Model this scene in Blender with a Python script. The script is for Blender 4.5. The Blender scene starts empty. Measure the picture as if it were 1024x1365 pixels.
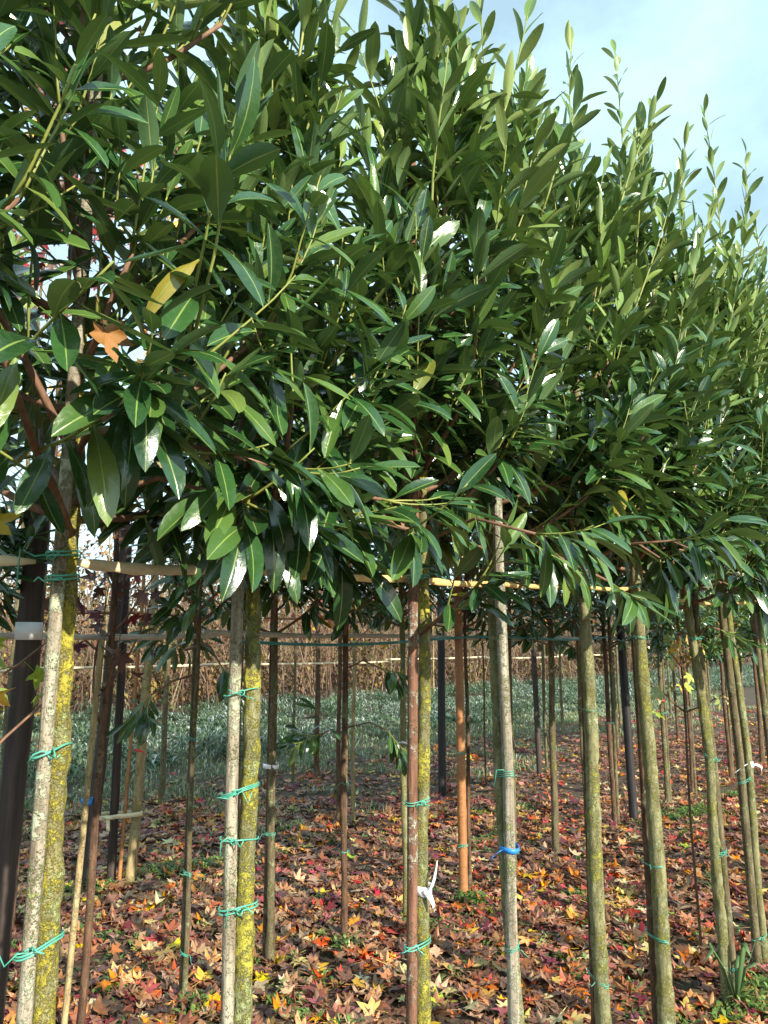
import bpy, math, random
import numpy as np
from mathutils import Vector, Matrix, noise
from mathutils.bvhtree import BVHTree
R = math.radians
rng = np.random.default_rng(7); random.seed(7)
scene = bpy.context.scene
col = scene.collection

# ------------------------------------------------------------------ camera
CAM = Vector((0, 0, 1.6)); PITCH = R(10.0); LENS = 26.0
cd = bpy.data.cameras.new('camera'); cam = bpy.data.objects.new('camera', cd); col.objects.link(cam)
cd.lens = LENS; cd.sensor_width = 36; cd.clip_start = 0.02; cd.clip_end = 2000
cam.location = CAM; cam.rotation_euler = (R(90) + PITCH, 0, 0)
scene.camera = cam

# ------------------------------------------------------------------ sky, sun, exposure
SUN_AZ, SUN_EL = R(139), R(25)            # azimuth clockwise from +Y: behind the viewer, to the right
sdir = Vector((math.sin(SUN_AZ) * math.cos(SUN_EL), math.cos(SUN_AZ) * math.cos(SUN_EL), math.sin(SUN_EL)))
world = bpy.data.worlds.new('World'); scene.world = world; world.use_nodes = True
wn = world.node_tree; wn.nodes.clear()
def wnode(t, **k):
    n = wn.nodes.new(t)
    for a, v in k.items(): setattr(n, a, v)
    return n
sky = wnode('ShaderNodeTexSky', sky_type='NISHITA', sun_disc=False, sun_elevation=SUN_EL, sun_rotation=SUN_AZ,
            air_density=1.0, dust_density=0.6, ozone_density=1.2)
tc = wnode('ShaderNodeTexCoord')
mp = wnode('ShaderNodeMapping'); mp.inputs['Scale'].default_value = (1.0, 1.0, 1.7); mp.inputs['Location'].default_value = (.35, .1, .2)
cl = wnode('ShaderNodeTexNoise'); cl.inputs['Scale'].default_value = 2.1; cl.inputs['Detail'].default_value = 8; cl.inputs['Roughness'].default_value = .58
cr = wnode('ShaderNodeMapRange'); cr.inputs['From Min'].default_value = .36; cr.inputs['From Max'].default_value = .72
cr.inputs['To Min'].default_value = .34; cr.inputs['To Max'].default_value = .92
mix = wnode('ShaderNodeMix', data_type='RGBA')
bg = wnode('ShaderNodeBackground'); bg.inputs['Strength'].default_value = 0.108
wo = wnode('ShaderNodeOutputWorld')
L = wn.links.new
L(tc.outputs['Generated'], mp.inputs['Vector']); L(mp.outputs[0], cl.inputs['Vector']); L(cl.outputs['Fac'], cr.inputs['Value'])
L(cr.outputs[0], mix.inputs['Factor']); L(sky.outputs[0], mix.inputs['A']); mix.inputs['B'].default_value = (5.6, 8.1, 8.8, 1)   # thin bright cloud
L(mix.outputs['Result'], bg.inputs['Color']); L(bg.outputs[0], wo.inputs[0])
sl = bpy.data.lights.new('sun', 'SUN'); sl.energy = 5.0; sl.angle = R(.55); sl.color = (1, .93, .80)
sun = bpy.data.objects.new('sun', sl); col.objects.link(sun); sun.location = (5, -6, 9)
sun.rotation_euler = sdir.to_track_quat('Z', 'Y').to_euler()
vs = scene.view_settings
vs.view_transform = 'Standard'; vs.look = 'None'; vs.exposure = 0.98; vs.gamma = 1; vs.use_curve_mapping = False
scene.cycles.max_bounces = 6; scene.cycles.diffuse_bounces = 2; scene.cycles.glossy_bounces = 2; scene.cycles.transmission_bounces = 3
scene.render.resolution_x = 768; scene.render.resolution_y = 1024

# ------------------------------------------------------------------ material helpers
class Mat:
    def __init__(s, name):
        s.m = bpy.data.materials.new(name); s.m.use_nodes = True; s.t = s.m.node_tree; s.t.nodes.clear()
        s.out = s.t.nodes.new('ShaderNodeOutputMaterial')
    def n(s, t, ins=None, **k):
        nd = s.t.nodes.new('ShaderNode' + t)
        for a, v in k.items(): setattr(nd, a, v)
        for a, v in (ins or {}).items():
            if isinstance(v, bpy.types.NodeSocket): s.t.links.new(v, nd.inputs[a])
            else: nd.inputs[a].default_value = v
        return nd
    def ramp(s, fac, stops, interp='LINEAR'):
        nd = s.t.nodes.new('ShaderNodeValToRGB'); nd.color_ramp.interpolation = interp
        e = nd.color_ramp.elements
        while len(e) < len(stops): e.new(.5)
        for el, (p, c) in zip(e, stops):
            el.position = p; el.color = (*c, 1) if len(c) == 3 else c
        s.t.links.new(fac, nd.inputs[0]); return nd.outputs[0]
    def mix(s, f, a, b, blend='MIX'):
        nd = s.t.nodes.new('ShaderNodeMix'); nd.data_type = 'RGBA'; nd.blend_type = blend
        for key, v in (('Factor', f), ('A', a), ('B', b)):
            if isinstance(v, bpy.types.NodeSocket): s.t.links.new(v, nd.inputs[key])
            elif key == 'Factor': nd.inputs[key].default_value = v
            else: nd.inputs[key].default_value = (*v, 1)
        return nd.outputs['Result']
    def math(s, op, a, b=0.0, clamp=False):
        nd = s.t.nodes.new('ShaderNodeMath'); nd.operation = op; nd.use_clamp = clamp
        for i, v in ((0, a), (1, b)):
            if isinstance(v, bpy.types.NodeSocket): s.t.links.new(v, nd.inputs[i])
            else: nd.inputs[i].default_value = v
        return nd.outputs[0]
    def rng(s, v, a, b, c=0., d=1.):
        nd = s.t.nodes.new('ShaderNodeMapRange'); s.t.links.new(v, nd.inputs[0])
        for i, q in enumerate((a, b, c, d)): nd.inputs[i + 1].default_value = q
        return nd.outputs[0]
    def noise(s, scale, detail=3, vec=None, rough=.55):
        nd = s.n('TexNoise', {'Scale': scale, 'Detail': detail, 'Roughness': rough})
        if vec is not None: s.t.links.new(vec, nd.inputs['Vector'])
        return nd.outputs['Fac']
    def obj(s, scale=(1, 1, 1), rnd=True):
        c = s.n('TexCoord').outputs['Object']
        if rnd:
            oi = s.n('ObjectInfo')
            off = s.n('VectorMath', {0: c}, operation='ADD')
            cx = s.n('CombineXYZ', {0: s.math('MULTIPLY', oi.outputs['Random'], 37.)})
            s.t.links.new(cx.outputs[0], off.inputs[1]); c = off.outputs[0]
        return s.n('Mapping', {'Vector': c, 'Scale': scale}).outputs[0]
    def bump(s, h, strength=.5, dist=.005):
        return s.n('Bump', {'Height': h, 'Strength': strength, 'Distance': dist}).outputs[0]
    def done(s, color, rough=.7, normal=None, spec=.4, trans=None, tcol=None):
        p = s.n('BsdfPrincipled')
        for key, v in (('Base Color', color), ('Roughness', rough), ('Specular IOR Level', spec)):
            if isinstance(v, bpy.types.NodeSocket): s.t.links.new(v, p.inputs[key])
            else: p.inputs[key].default_value = (*v, 1) if key == 'Base Color' else v
        if normal is not None: s.t.links.new(normal, p.inputs['Normal'])
        sh = p.outputs[0]
        if trans:
            tr = s.n('BsdfTranslucent')
            s.t.links.new(tcol if tcol is not None else color, tr.inputs[0])
            mx = s.n('MixShader', {0: trans}); s.t.links.new(sh, mx.inputs[1]); s.t.links.new(tr.outputs[0], mx.inputs[2]); sh = mx.outputs[0]
        s.t.links.new(sh, s.out.inputs[0]); return s.m
    def rnd(s):
        a = s.n('Attribute', attribute_name='rnd').outputs['Fac']
        oi = s.n('ObjectInfo').outputs['Random']
        return s.math('FRACT', s.math('ADD', a, oi))

def m_laurel():
    m = Mat('laurel_leaf'); r = m.rnd()
    young = m.n('Attribute', attribute_name='young').outputs['Fac']
    uv = m.n('UVMap', uv_map='UVMap').outputs[0]
    sep = m.n('SeparateXYZ', {0: uv}); u, v = sep.outputs[0], sep.outputs[1]
    au = m.math('ABSOLUTE', m.math('SUBTRACT', u, .5))
    rib = m.rng(au, .014, .040, 1., 0.)
    old = m.ramp(r, [(0, (.012, .042, .012)), (.45, (.019, .064, .017)), (.8, (.032, .090, .021)), (.985, (.070, .130, .028)), (.995, (.26, .21, .03))])
    yng = m.ramp(r, [(0, (.075, .155, .026)), (.6, (.135, .225, .038)), (1, (.22, .275, .06))])
    top = m.mix(young, old, yng)
    nz = m.noise(3.2, 3, m.n('Mapping', {'Vector': uv, 'Scale': (1.2, 4, 1)}).outputs[0])
    top = m.mix(m.rng(nz, .40, .78, 0, .30), top, (.065, .115, .028))
    spots = m.rng(m.noise(26, 2, m.n('Mapping', {'Vector': uv, 'Scale': (.5, 1.6, 1)}).outputs[0]), .70, .78, 0, .35)
    top = m.mix(spots, top, (.11, .10, .035))
    top = m.mix(m.math('MULTIPLY', rib, .85), top, (.22, .30, .07))
    und = m.mix(young, m.mix(r, (.045, .108, .038), (.085, .165, .055)), m.mix(r, (.12, .21, .055), (.25, .33, .09)))
    und = m.mix(m.math('MULTIPLY', rib, .8), und, (.30, .34, .12))
    back = m.n('NewGeometry').outputs['Backfacing']
    c = m.mix(back, top, und)
    # side veins
    w = m.n('TexWave', {'Vector': m.n('CombineXYZ', {0: m.math('ADD', m.math('MULTIPLY', v, 1.0), m.math('MULTIPLY', au, -.45))}).outputs[0], 'Scale': 3.0, 'Distortion': .3}).outputs['Fac']
    h = m.math('ADD', m.math('MULTIPLY', w, .035), m.math('MULTIPLY', rib, -1.0))
    h = m.math('ADD', h, m.math('MULTIPLY', nz, .55))
    rough = m.math('ADD', m.rng(nz, .3, .8, .16, .32), m.math('MULTIPLY', back, .3))
    return m.done(c, rough, m.bump(h, .25, .004), .75, .10, m.mix(.5, c, (.16, .26, .02)))
def m_star():
    m = Mat('sweetgum_leaf')
    a = m.n('Attribute', attribute_name='tone').outputs['Fac']
    r = m.rnd()
    P = [(0, (.075, .032, .022)), (.08, (.135, .058, .034)), (.2, (.215, .088, .044)), (.30, (.27, .128, .054)), (.38, (.36, .225, .115)),
         (.46, (.13, .018, .030)), (.54, (.34, .030, .022)), (.62, (.42, .085, .014)), (.70, (.52, .19, .018)), (.78, (.48, .31, .026)),
         (.86, (.46, .38, .16)), (.94, (.21, .28, .04))]
    c = m.ramp(a, P, 'CONSTANT')
    hs = m.n('HueSaturation', {'Hue': m.rng(r, 0, 1, .482, .518), 'Saturation': m.rng(m.math('FRACT', m.math('MULTIPLY', r, 7.)), 0, 1, .75, 1.1), 'Value': m.rng(m.math('FRACT', m.math('MULTIPLY', r, 13.)), 0, 1, .9, 1.65), 'Color': c}).outputs[0]
    n1 = m.noise(5, 4, m.n('UVMap', uv_map='UVMap').outputs[0])
    c2 = m.mix(m.rng(n1, .45, .75, 0, .65), hs, m.mix(.5, hs, (.10, .04, .02)))
    return m.done(c2, m.rng(n1, .3, .7, .35, .62), m.bump(n1, .3, .004), .4, .15)
def m_bark(name, base, dark, yellow, pale, yamt, pamt, grain=(1, 1, .22)):
    m = Mat(name); o = m.obj(); g = m.obj(grain)
    n1 = m.noise(46, 5, g); n2 = m.noise(140, 3, g)
    c = m.mix(m.rng(n1, .35, .66), dark, base)
    c = m.mix(m.rng(n2, .45, .7, 0, .5), c, tuple(x * .5 for x in dark))
    big = m.noise(9, 3, o); fine = m.noise(85, 5, o, .75)
    t1 = m.math('ADD', fine, m.math('MULTIPLY', m.math('SUBTRACT', big, .5), .9))
    speck = m.noise(260, 2, o, .6)
    t1 = m.math('ADD', t1, m.math('MULTIPLY', m.math('SUBTRACT', speck, .5), .55))
    f1 = m.rng(t1, .63 - yamt * .26, .75 - yamt * .26)
    fine2 = m.noise(48, 5, m.n('Mapping', {'Vector': o, 'Location': (3, 5, 1)}).outputs[0], .7)
    big2 = m.noise(7, 2, m.n('Mapping', {'Vector': o, 'Location': (9, 1, 4)}).outputs[0])
    t2 = m.math('ADD', fine2, m.math('MULTIPLY', m.math('SUBTRACT', big2, .5), .8))
    t2 = m.math('ADD', t2, m.math('MULTIPLY', m.math('SUBTRACT', speck, .5), .4))
    f2 = m.rng(t2, .63 - pamt * .26, .74 - pamt * .26)
    c = m.mix(f2, c, m.mix(m.rng(fine, .3, .7), tuple(x * .75 for x in pale), pale))
    c = m.mix(f1, c, m.mix(m.rng(fine2, .35, .65), tuple(x * .5 for x in yellow), yellow))
    c = m.mix(m.rng(speck, .55, .75, 0, .5), c, tuple(x * .55 for x in dark))
    h = m.math('ADD', m.math('MULTIPLY', n1, .8), m.math('ADD', m.math('MULTIPLY', f1, .5), m.math('MULTIPLY', f2, .35)))
    h = m.math('ADD', h, m.math('MULTIPLY', n2, .3))
    return m.done(c, .82, m.bump(h, 1.0, .007), .25)
def m_plain(name, a, b, scale=30, rough=.6, stretch=(1, 1, .3), bump=.3, spec=.4):
    m = Mat(name); n = m.noise(scale, 4, m.obj(stretch))
    return m.done(m.mix(m.rng(n, .3, .7), a, b), rough, m.bump(n, bump, .003), spec)
def m_tone(name, stops, rough=.6, trans=.12, interp='LINEAR'):
    m = Mat(name); c = m.ramp(m.rnd(), stops, interp)
    return m.done(c, rough, None, .3, trans)

YEL, PALE = (.43, .37, .05), (.36, .42, .24)
MAT = {}
MAT['leaf'] = m_laurel(); MAT['star'] = m_star()
MAT['lichen_bark'] = m_bark('lichen_bark', (.30, .27, .12), (.15, .13, .055), YEL, (.33, .37, .16), .78, .62)
MAT['speck_bark'] = m_bark('speckled_bark', (.24, .23, .115), (.13, .115, .055), (.43, .385, .055), (.30, .34, .15), .68, .45)
MAT['olive_bark'] = m_bark('olive_bark', (.27, .26, .125), (.15, .135, .065), (.36, .35, .065), (.29, .32, .17), .30, .30)
MAT['pale_stake'] = m_bark('weathered_stake', (.42, .38, .285), (.20, .15, .10), (.33, .36, .12), (.46, .48, .32), .16, .5, (1, 1, .10))
MAT['grey_stake'] = m_bark('grey_stake', (.40, .37, .29), (.22, .18, .13), (.34, .36, .14), (.37, .38, .27), .10, .28, (1, 1, .08))
MAT['red_stake'] = m_bark('red_stake', (.25, .125, .075), (.12, .055, .035), (.33, .33, .2), (.50, .46, .36), .02, .26, (1, 1, .12))
MAT['slim_bark'] = m_bark('slim_bark', (.19, .155, .085), (.085, .06, .035), (.3, .3, .08), (.25, .27, .14), .16, .30)
MAT['brown_bark'] = m_bark('brown_bark', (.17, .095, .055), (.065, .034, .022), (.25, .22, .1), (.22, .18, .11), .02, .14)
MAT['tan_bark'] = m_bark('tan_bark', (.46, .36, .18), (.27, .19, .09), (.4, .36, .12), (.44, .39, .24), .10, .18)
MAT['twig'] = m_plain('twig_bark', (.11, .055, .032), (.24, .13, .075), 60, .7)
MAT['shoot'] = m_plain('green_shoot', (.15, .19, .035), (.26, .27, .06), 30, .5)
MAT['dark_post'] = m_plain('dark_post_wood', (.020, .015, .013), (.075, .052, .042), 40, .75, (1, 1, .06), .7)
MAT['black_post'] = m_plain('black_post_wood', (.011, .010, .012), (.032, .027, .028), 40, .6, (1, 1, .06), .5)
def m_bamboo(name, a, b, c):
    m = Mat(name); n = m.noise(30, 4, m.obj((.6, 2.5, 2.5))); s = m.noise(7, 3, m.obj((1, 1, 1)))
    k = m.mix(m.rng(n, .3, .7), a, b); k = m.mix(m.rng(s, .5, .72, 0, .7), k, c)
    return m.done(k, .42, m.bump(n, .3, .003), .4)
MAT['split_cane'] = m_bamboo('split_cane', (.62, .50, .30), (.74, .62, .42), (.42, .30, .14))
MAT['gold_cane'] = m_bamboo('gold_cane', (.58, .36, .12), (.70, .48, .20), (.38, .19, .06))
MAT['orange_cane'] = m_bamboo('orange_cane', (.28, .115, .045), (.40, .19, .075), (.16, .065, .035))
MAT['grey_cane'] = m_bamboo('grey_cane', (.44, .41, .34), (.60, .57, .50), (.30, .25, .18))
MAT['tie'] = m_plain('green_plastic', (.055, .29, .20), (.10, .40, .29), 20, .38, (1, 1, 1), .1, .5)
MAT['white'] = m_plain('white_plastic', (.74, .75, .78), (.82, .82, .84), 15, .45, (1, 1, 1), .2)
MAT['blue'] = m_plain('blue_tape', (.02, .17, .55), (.03, .25, .70), 15, .4, (1, 1, 1), .2)
MAT['red'] = m_plain('red_tape', (.55, .03, .035), (.68, .05, .05), 15, .4, (1, 1, 1), .2)
MAT['cream'] = m_plain('cream_webbing', (.62, .52, .30), (.74, .66, .45), 60, .7, (1, 1, 1), .4)
MAT['teal'] = m_plain('teal_pipe', (.02, .17, .17), (.05, .27, .26), 15, .4, (1, 1, 1), .1)
MAT['brush'] = m_tone('dry_brushwood', [(0, (.08, .045, .03)), (.5, (.18, .11, .07)), (1, (.32, .235, .155))], .8, .05)
MAT['dry_leaf'] = m_tone('dry_leaf', [(0, (.07, .042, .030)), (.3, (.14, .080, .048)), (.55, (.22, .125, .06)), (.72, (.30, .20, .055)), (.86, (.11, .15, .035)), (1, (.20, .05, .03))], .6, .2)
MAT['frost'] = m_tone('frosted_weed', [(0, (.045, .085, .035)), (.4, (.10, .155, .075)), (.75, (.18, .23, .15)), (1, (.42, .45, .41))], .6, .15)
MAT['grass'] = m_tone('frosted_grass', [(0, (.10, .16, .05)), (.5, (.17, .23, .09)), (.8, (.27, .32, .20)), (1, (.46, .49, .42))], .6, .15)
MAT['weed'] = m_tone('green_weed', [(0, (.06, .13, .025)), (.6, (.12, .21, .045)), (1, (.20, .28, .07))], .5, .2)
MAT['wilted'] = m_plain('wilted_leaf', (.10, .04, .022), (.22, .10, .05), 12, .7, (1, 1, 1), .5)
def m_ground():
    m = Mat('soil'); o = m.obj(rnd=False)
    n1 = m.noise(18, 6, o); n2 = m.noise(1.1, 3, o); n3 = m.noise(90, 3, o)
    c = m.mix(m.rng(n1, .3, .7), (.05, .032, .022), (.115, .075, .052))
    c = m.mix(m.rng(n2, .42, .62, 0, .45), c, (.085, .095, .05))
    c = m.mix(m.rng(n3, .6, .75, 0, .5), c, (.17, .12, .085))
    return m.done(c, .9, m.bump(m.math('ADD', n1, m.math('MULTIPLY', n3, .4)), .9, .02), .2)
MAT['soil'] = m_ground()

# ------------------------------------------------------------------ mesh helpers
def fastmesh(name, V, T, mats, attrs=None, uv=None, midx=None, smooth=True):
    V = np.asarray(V, np.float32); T = np.asarray(T, np.int32)
    me = bpy.data.meshes.new(name)
    me.vertices.add(len(V)); me.vertices.foreach_set('co', V.ravel())
    me.loops.add(T.size); me.loops.foreach_set('vertex_index', T.ravel())
    k = T.shape[1]
    me.polygons.add(len(T)); me.polygons.foreach_set('loop_start', np.arange(0, T.size, k, dtype=np.int32))
    if midx is not None: me.polygons.foreach_set('material_index', np.asarray(midx, np.int32))
    me.polygons.foreach_set('use_smooth', np.full(len(T), smooth))
    for m in (mats if isinstance(mats, (list, tuple)) else [mats]): me.materials.append(m)
    if uv is not None:
        me.uv_layers.new(name='UVMap').data.foreach_set('uv', np.asarray(uv, np.float32)[T.ravel()].ravel())
    for a, v in (attrs or {}).items():
        me.attributes.new(a, 'FLOAT', 'POINT').data.foreach_set('value', np.asarray(v, np.float32))
    me.update(calc_edges=True); return me
def link(name, me, parent=None, loc=(0, 0, 0)):
    o = bpy.data.objects.new(name, me); col.objects.link(o); o.location = loc
    if parent is not None: o.parent = parent
    return o
def tag(o, label=None, cat=None, group=None, kind=None):
    if label: o['label'] = label
    if cat: o['category'] = cat
    if group: o['group'] = group
    if kind: o['kind'] = kind
    return o
class MB:                                   # collects triangles for ONE mesh object
    def __init__(s): s.V = []; s.T = []; s.M = []; s.n = 0
    def add(s, V, T, mi=0):
        V = np.asarray(V, float); T = np.asarray(T, int)
        s.V.append(V); s.T.append(T + s.n); s.M.append(np.full(len(T), mi)); s.n += len(V)
    def tube(s, pts, rad, ns=6, mi=0, rough=0., seed=0., flat=None):
        pts = np.asarray(pts, float); n = len(pts); rad = np.broadcast_to(np.asarray(rad, float), (n,))
        tg = np.gradient(pts, axis=0); tg /= np.linalg.norm(tg, axis=1)[:, None] + 1e-9
        ref = np.array([0, 0, 1.]) if abs(tg[0][2]) < .9 else np.array([1., 0, 0])
        V = np.zeros((n, ns, 3)); x = np.cross(ref, tg[0]); x /= np.linalg.norm(x)
        a = np.arange(ns) * 2 * math.pi / ns
        for i in range(n):
            x = x - tg[i] * np.dot(x, tg[i]); x /= np.linalg.norm(x) + 1e-9; y = np.cross(tg[i], x)
            r = np.full(ns, rad[i])
            if rough:
                q = [noise.noise(Vector((pts[i][0] + math.cos(t) * .03, pts[i][1] + math.sin(t) * .03 + seed, pts[i][2])) * 34) + .5 * noise.noise(Vector((pts[i][0] + math.cos(t) * .03, pts[i][1] + math.sin(t) * .03 - seed, pts[i][2])) * 75) for t in a]
                r = r * (1 + rough * np.array(q))
            cx, cy = np.cos(a) * r, np.sin(a) * r
            if flat: cx = cx * flat
            V[i] = pts[i] + cx[:, None] * x + cy[:, None] * y
        T = []
        for i in range(n - 1):
            for j in range(ns):
                p, q = i * ns + j, i * ns + (j + 1) % ns
                T += [(p, q, q + ns), (p, q + ns, p + ns)]
        V = V.reshape(-1, 3); c0 = len(V); V = np.vstack([V, pts[0], pts[-1]])
        for j in range(ns):
            T += [(c0, (j + 1) % ns, j), (c0 + 1, (n - 1) * ns + j, (n - 1) * ns + (j + 1) % ns)]
        s.add(V, T, mi)
    def strip(s, pts, width_vec, th=.0012, mi=0):      # a thin band with thickness
        pts = np.asarray(pts, float); w = np.asarray(width_vec, float); n = len(pts)
        if w.ndim == 1: w = np.repeat(w[None], n, 0)
        tg = np.gradient(pts, axis=0); nr = np.cross(tg, w); nr /= np.linalg.norm(nr, axis=1)[:, None] + 1e-9; nr *= th
        V = np.stack([pts - w + nr, pts + w + nr, pts + w - nr, pts - w - nr], 1).reshape(-1, 3); T = []
        for i in range(n - 1):
            for j in range(4):
                p, q = i * 4 + j, i * 4 + (j + 1) % 4
                T += [(p, q, q + 4), (p, q + 4, p + 4)]
        T += [(0, 2, 1), (0, 3, 2)]; e = 4 * (n - 1); T += [(e, e + 1, e + 2), (e, e + 2, e + 3)]
        s.add(V, T, mi)
    def mesh(s, name, mats, smooth=True, attrs=None):
        return fastmesh(name, np.vstack(s.V), np.vstack(s.T), mats, midx=np.concatenate(s.M), smooth=smooth, attrs=attrs)
def nrm(v): v = np.asarray(v, float); return v / (np.linalg.norm(v) + 1e-9)
UP = np.array([0, 0, 1.]); SUNV = np.array(sdir)
# rows of the nursery: A runs along a row, B points away from the viewer; rows stand 1.8 m apart
A = np.array([.672, .741]); B = np.array([-.741, .672])
def row_n(x, y): return x * B[0] + y * B[1]
def row_pt(a, n): q = A * a + B * n; return float(q[0]), float(q[1])
def gz(x, y):
    return .022 * noise.noise(Vector((x * 1.3, y * 1.3, 0))) + .010 * noise.noise(Vector((x * 4.1, y * 4.1, 5)))

# ------------------------------------------------------------------ leaf shapes
def laurel_template(hw, fold, bend, wave, seed):
    vs_ = [.05, .18, .36, .56, .76, .91]; us = [-1, -.5, 0, .5, 1]
    r = random.Random(seed); ph = r.random() * 6; tw = r.uniform(-.7, .7); cv = r.uniform(-.07, .07)
    V, UV, T = [], [], []
    def w(v): return hw * (math.sin(math.pi * v ** 1.06) ** .60)
    for v in vs_:
        for u in us:
            x = u * w(v); z = abs(u) ** 1.4 * fold * w(v) - bend * v * v + wave * math.sin(v * 9 + ph + u) * abs(u) * hw
            z += tw * x * (v - .2); V.append((x + cv * v * v, v, z)); UV.append((u / 2 + .5, v))
    n = len(vs_)
    for i in range(n - 1):
        for j in range(4):
            p = i * 5 + j; T += [(p, p + 1, p + 6), (p, p + 6, p + 5)]
    V += [(-.016, -.09, .01), (.016, -.09, .01), (cv, 1.0, -bend * 1.02)]; UV += [(.48, 0), (.52, 0), (.5, 1)]
    b0, b1, tip = n * 5, n * 5 + 1, n * 5 + 2
    T += [(b0, 2, 0), (b0, b1, 2), (b1, 4, 2)]
    e = (n - 1) * 5
    for j in range(4): T.append((e + j, e + j + 1, tip))
    V = np.array(V); V[:, 1] *= 1.0
    return dict(V=V, T=np.array(T), UV=np.array(UV), mat='leaf')
def star_template(curl, crumple, seed, stalk=True, tone=.5, mat='star'):
    r = random.Random(seed)
    ang = [-112, -57, 0, 57, 112]; ln = [.62, .92, 1.0, .9, .6]
    V = [(0, 0, 0)]
    def pt(a, rad, z): a = R(a); V.append((math.sin(a) * rad, math.cos(a) * rad, z))
    pt(-165, .16, 0)
    for k in range(5):
        l = ln[k] * r.uniform(.88, 1.08); a0 = ang[k] + r.uniform(-6, 6); cz = curl * r.uniform(.4, 1.5) + crumple * r.uniform(-1, 1)
        f = r.uniform(.02, .09)
        pt(a0 - 18, .62 * l, cz * .35 + f); pt(a0, l * (1 - abs(cz) * .35), cz); pt(a0 + 18, .62 * l, cz * .35 + f * r.uniform(-.5, 1))
        if k < 4: pt((ang[k] + ang[k + 1]) / 2, r.uniform(.36, .48), r.uniform(.0, .08) + crumple * .2)
    pt(165, .16, 0); n = len(V); T = [(0, i + 1, i) for i in range(1, n - 1)]
    T.append((0, 1, n - 1))
    if stalk:
        b = len(V); s = .016; dx = r.uniform(-.3, .3); dz = r.uniform(.0, .12)
        V += [(-s, -.05, 0), (s, -.05, 0), (0, -.05, s * 2), (dx - s, -.95, dz), (dx + s, -.95, dz), (dx, -.95, dz + s * 2)]
        for i in range(3):
            j = (i + 1) % 3; T += [(b + i, b + j, b + 3 + j), (b + i, b + 3 + j, b + 3 + i)]
    V = np.array(V); return dict(V=V, T=np.array(T), UV=V[:, :2] * .5 + .5, mat=mat, tone=tone)
TPL = []; TN = {}
def reg(key, t): TN[key] = len(TPL); TPL.append(t)
LSH = [(.145, .30, .10, .02), (.162, .18, .22, .06), (.130, .40, .06, .03), (.150, .22, .36, .04), (.138, .12, .14, .12), (.168, .30, .26, .02), (.142, .55, .18, .05), (.150, -.15, .45, .05), (.125, .35, -.08, .04)]
for si, (hw, fo, be, wa) in enumerate(LSH):
    for yi, y in enumerate((0., .5, 1.)):
        t = laurel_template(hw * (1.06, 1.0, .92)[yi], fo, be * (1, .9, .8)[yi], wa, si * 7 + 1); t['young'] = y; reg(('L', si, yi), t)
TONES = {'brown': .15, 'chestnut': .25, 'tan': .34, 'buff': .42, 'maroon': .50, 'red': .58, 'orange_red': .66, 'orange': .74, 'yellow': .82, 'cream': .90, 'green': .97, 'dark': .04}
for cname, tv in TONES.items():
    for si, (cu, crm) in enumerate([(.04, .06), (.14, .13), (-.14, .13), (.24, .26), (.36, .34), (-.22, .32)]):
        reg(('S', si, cname), star_template(cu, crm, hash(cname) % 1 + si * 11 + int(tv * 100), True, tv))
for t in TPL:
    n = len(t['V']); at = {'rnd': np.zeros(n)}
    at['young'] = np.full(n, t.get('young', 0)); at['tone'] = np.full(n, t.get('tone', 0))
    t['mesh'] = fastmesh('leaf', t['V'], t['T'], MAT[t['mat']], at, t['UV'])

def joined(name, leaves):
    """leaves: list of (pos, X, Y, Z, scale, template) -> one mesh"""
    Vs, Ts, UVs, rn, yo, to, off = [], [], [], [], [], [], 0
    by = {}
    for l in leaves: by.setdefault(l[5], []).append(l)
    for ti, ls in by.items():
        t = TPL[ti]; k = len(t['V'])
        M = np.array([[l[1], l[2], l[3]] for l in ls]) * np.array([l[4] for l in ls])[:, None, None]
        P = np.array([l[0] for l in ls])
        V = np.einsum('vi,nij->nvj', t['V'], M) + P[:, None, :]
        Vs.append(V.reshape(-1, 3)); UVs.append(np.tile(t['UV'], (len(ls), 1)))
        Ts.append((t['T'][None] + (np.arange(len(ls)) * k)[:, None, None]).reshape(-1, 3) + off); off += k * len(ls)
        rn.append(np.repeat(rng.random(len(ls)), k)); yo.append(np.full(k * len(ls), t.get('young', 0))); to.append(np.full(k * len(ls), t.get('tone', 0)))
    return fastmesh(name, np.vstack(Vs), np.vstack(Ts), MAT[TPL[leaves[0][5]]['mat']],
                    {'rnd': np.concatenate(rn), 'young': np.concatenate(yo), 'tone': np.concatenate(to)}, np.vstack(UVs))
def frame(L_, N_):
    y = nrm(L_); z = np.asarray(N_) - y * np.dot(N_, y)
    if np.linalg.norm(z) < 1e-3: z = np.cross(y, [.3, .9, .1])
    z = nrm(z); x = np.cross(y, z); return x, y, z

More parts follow.
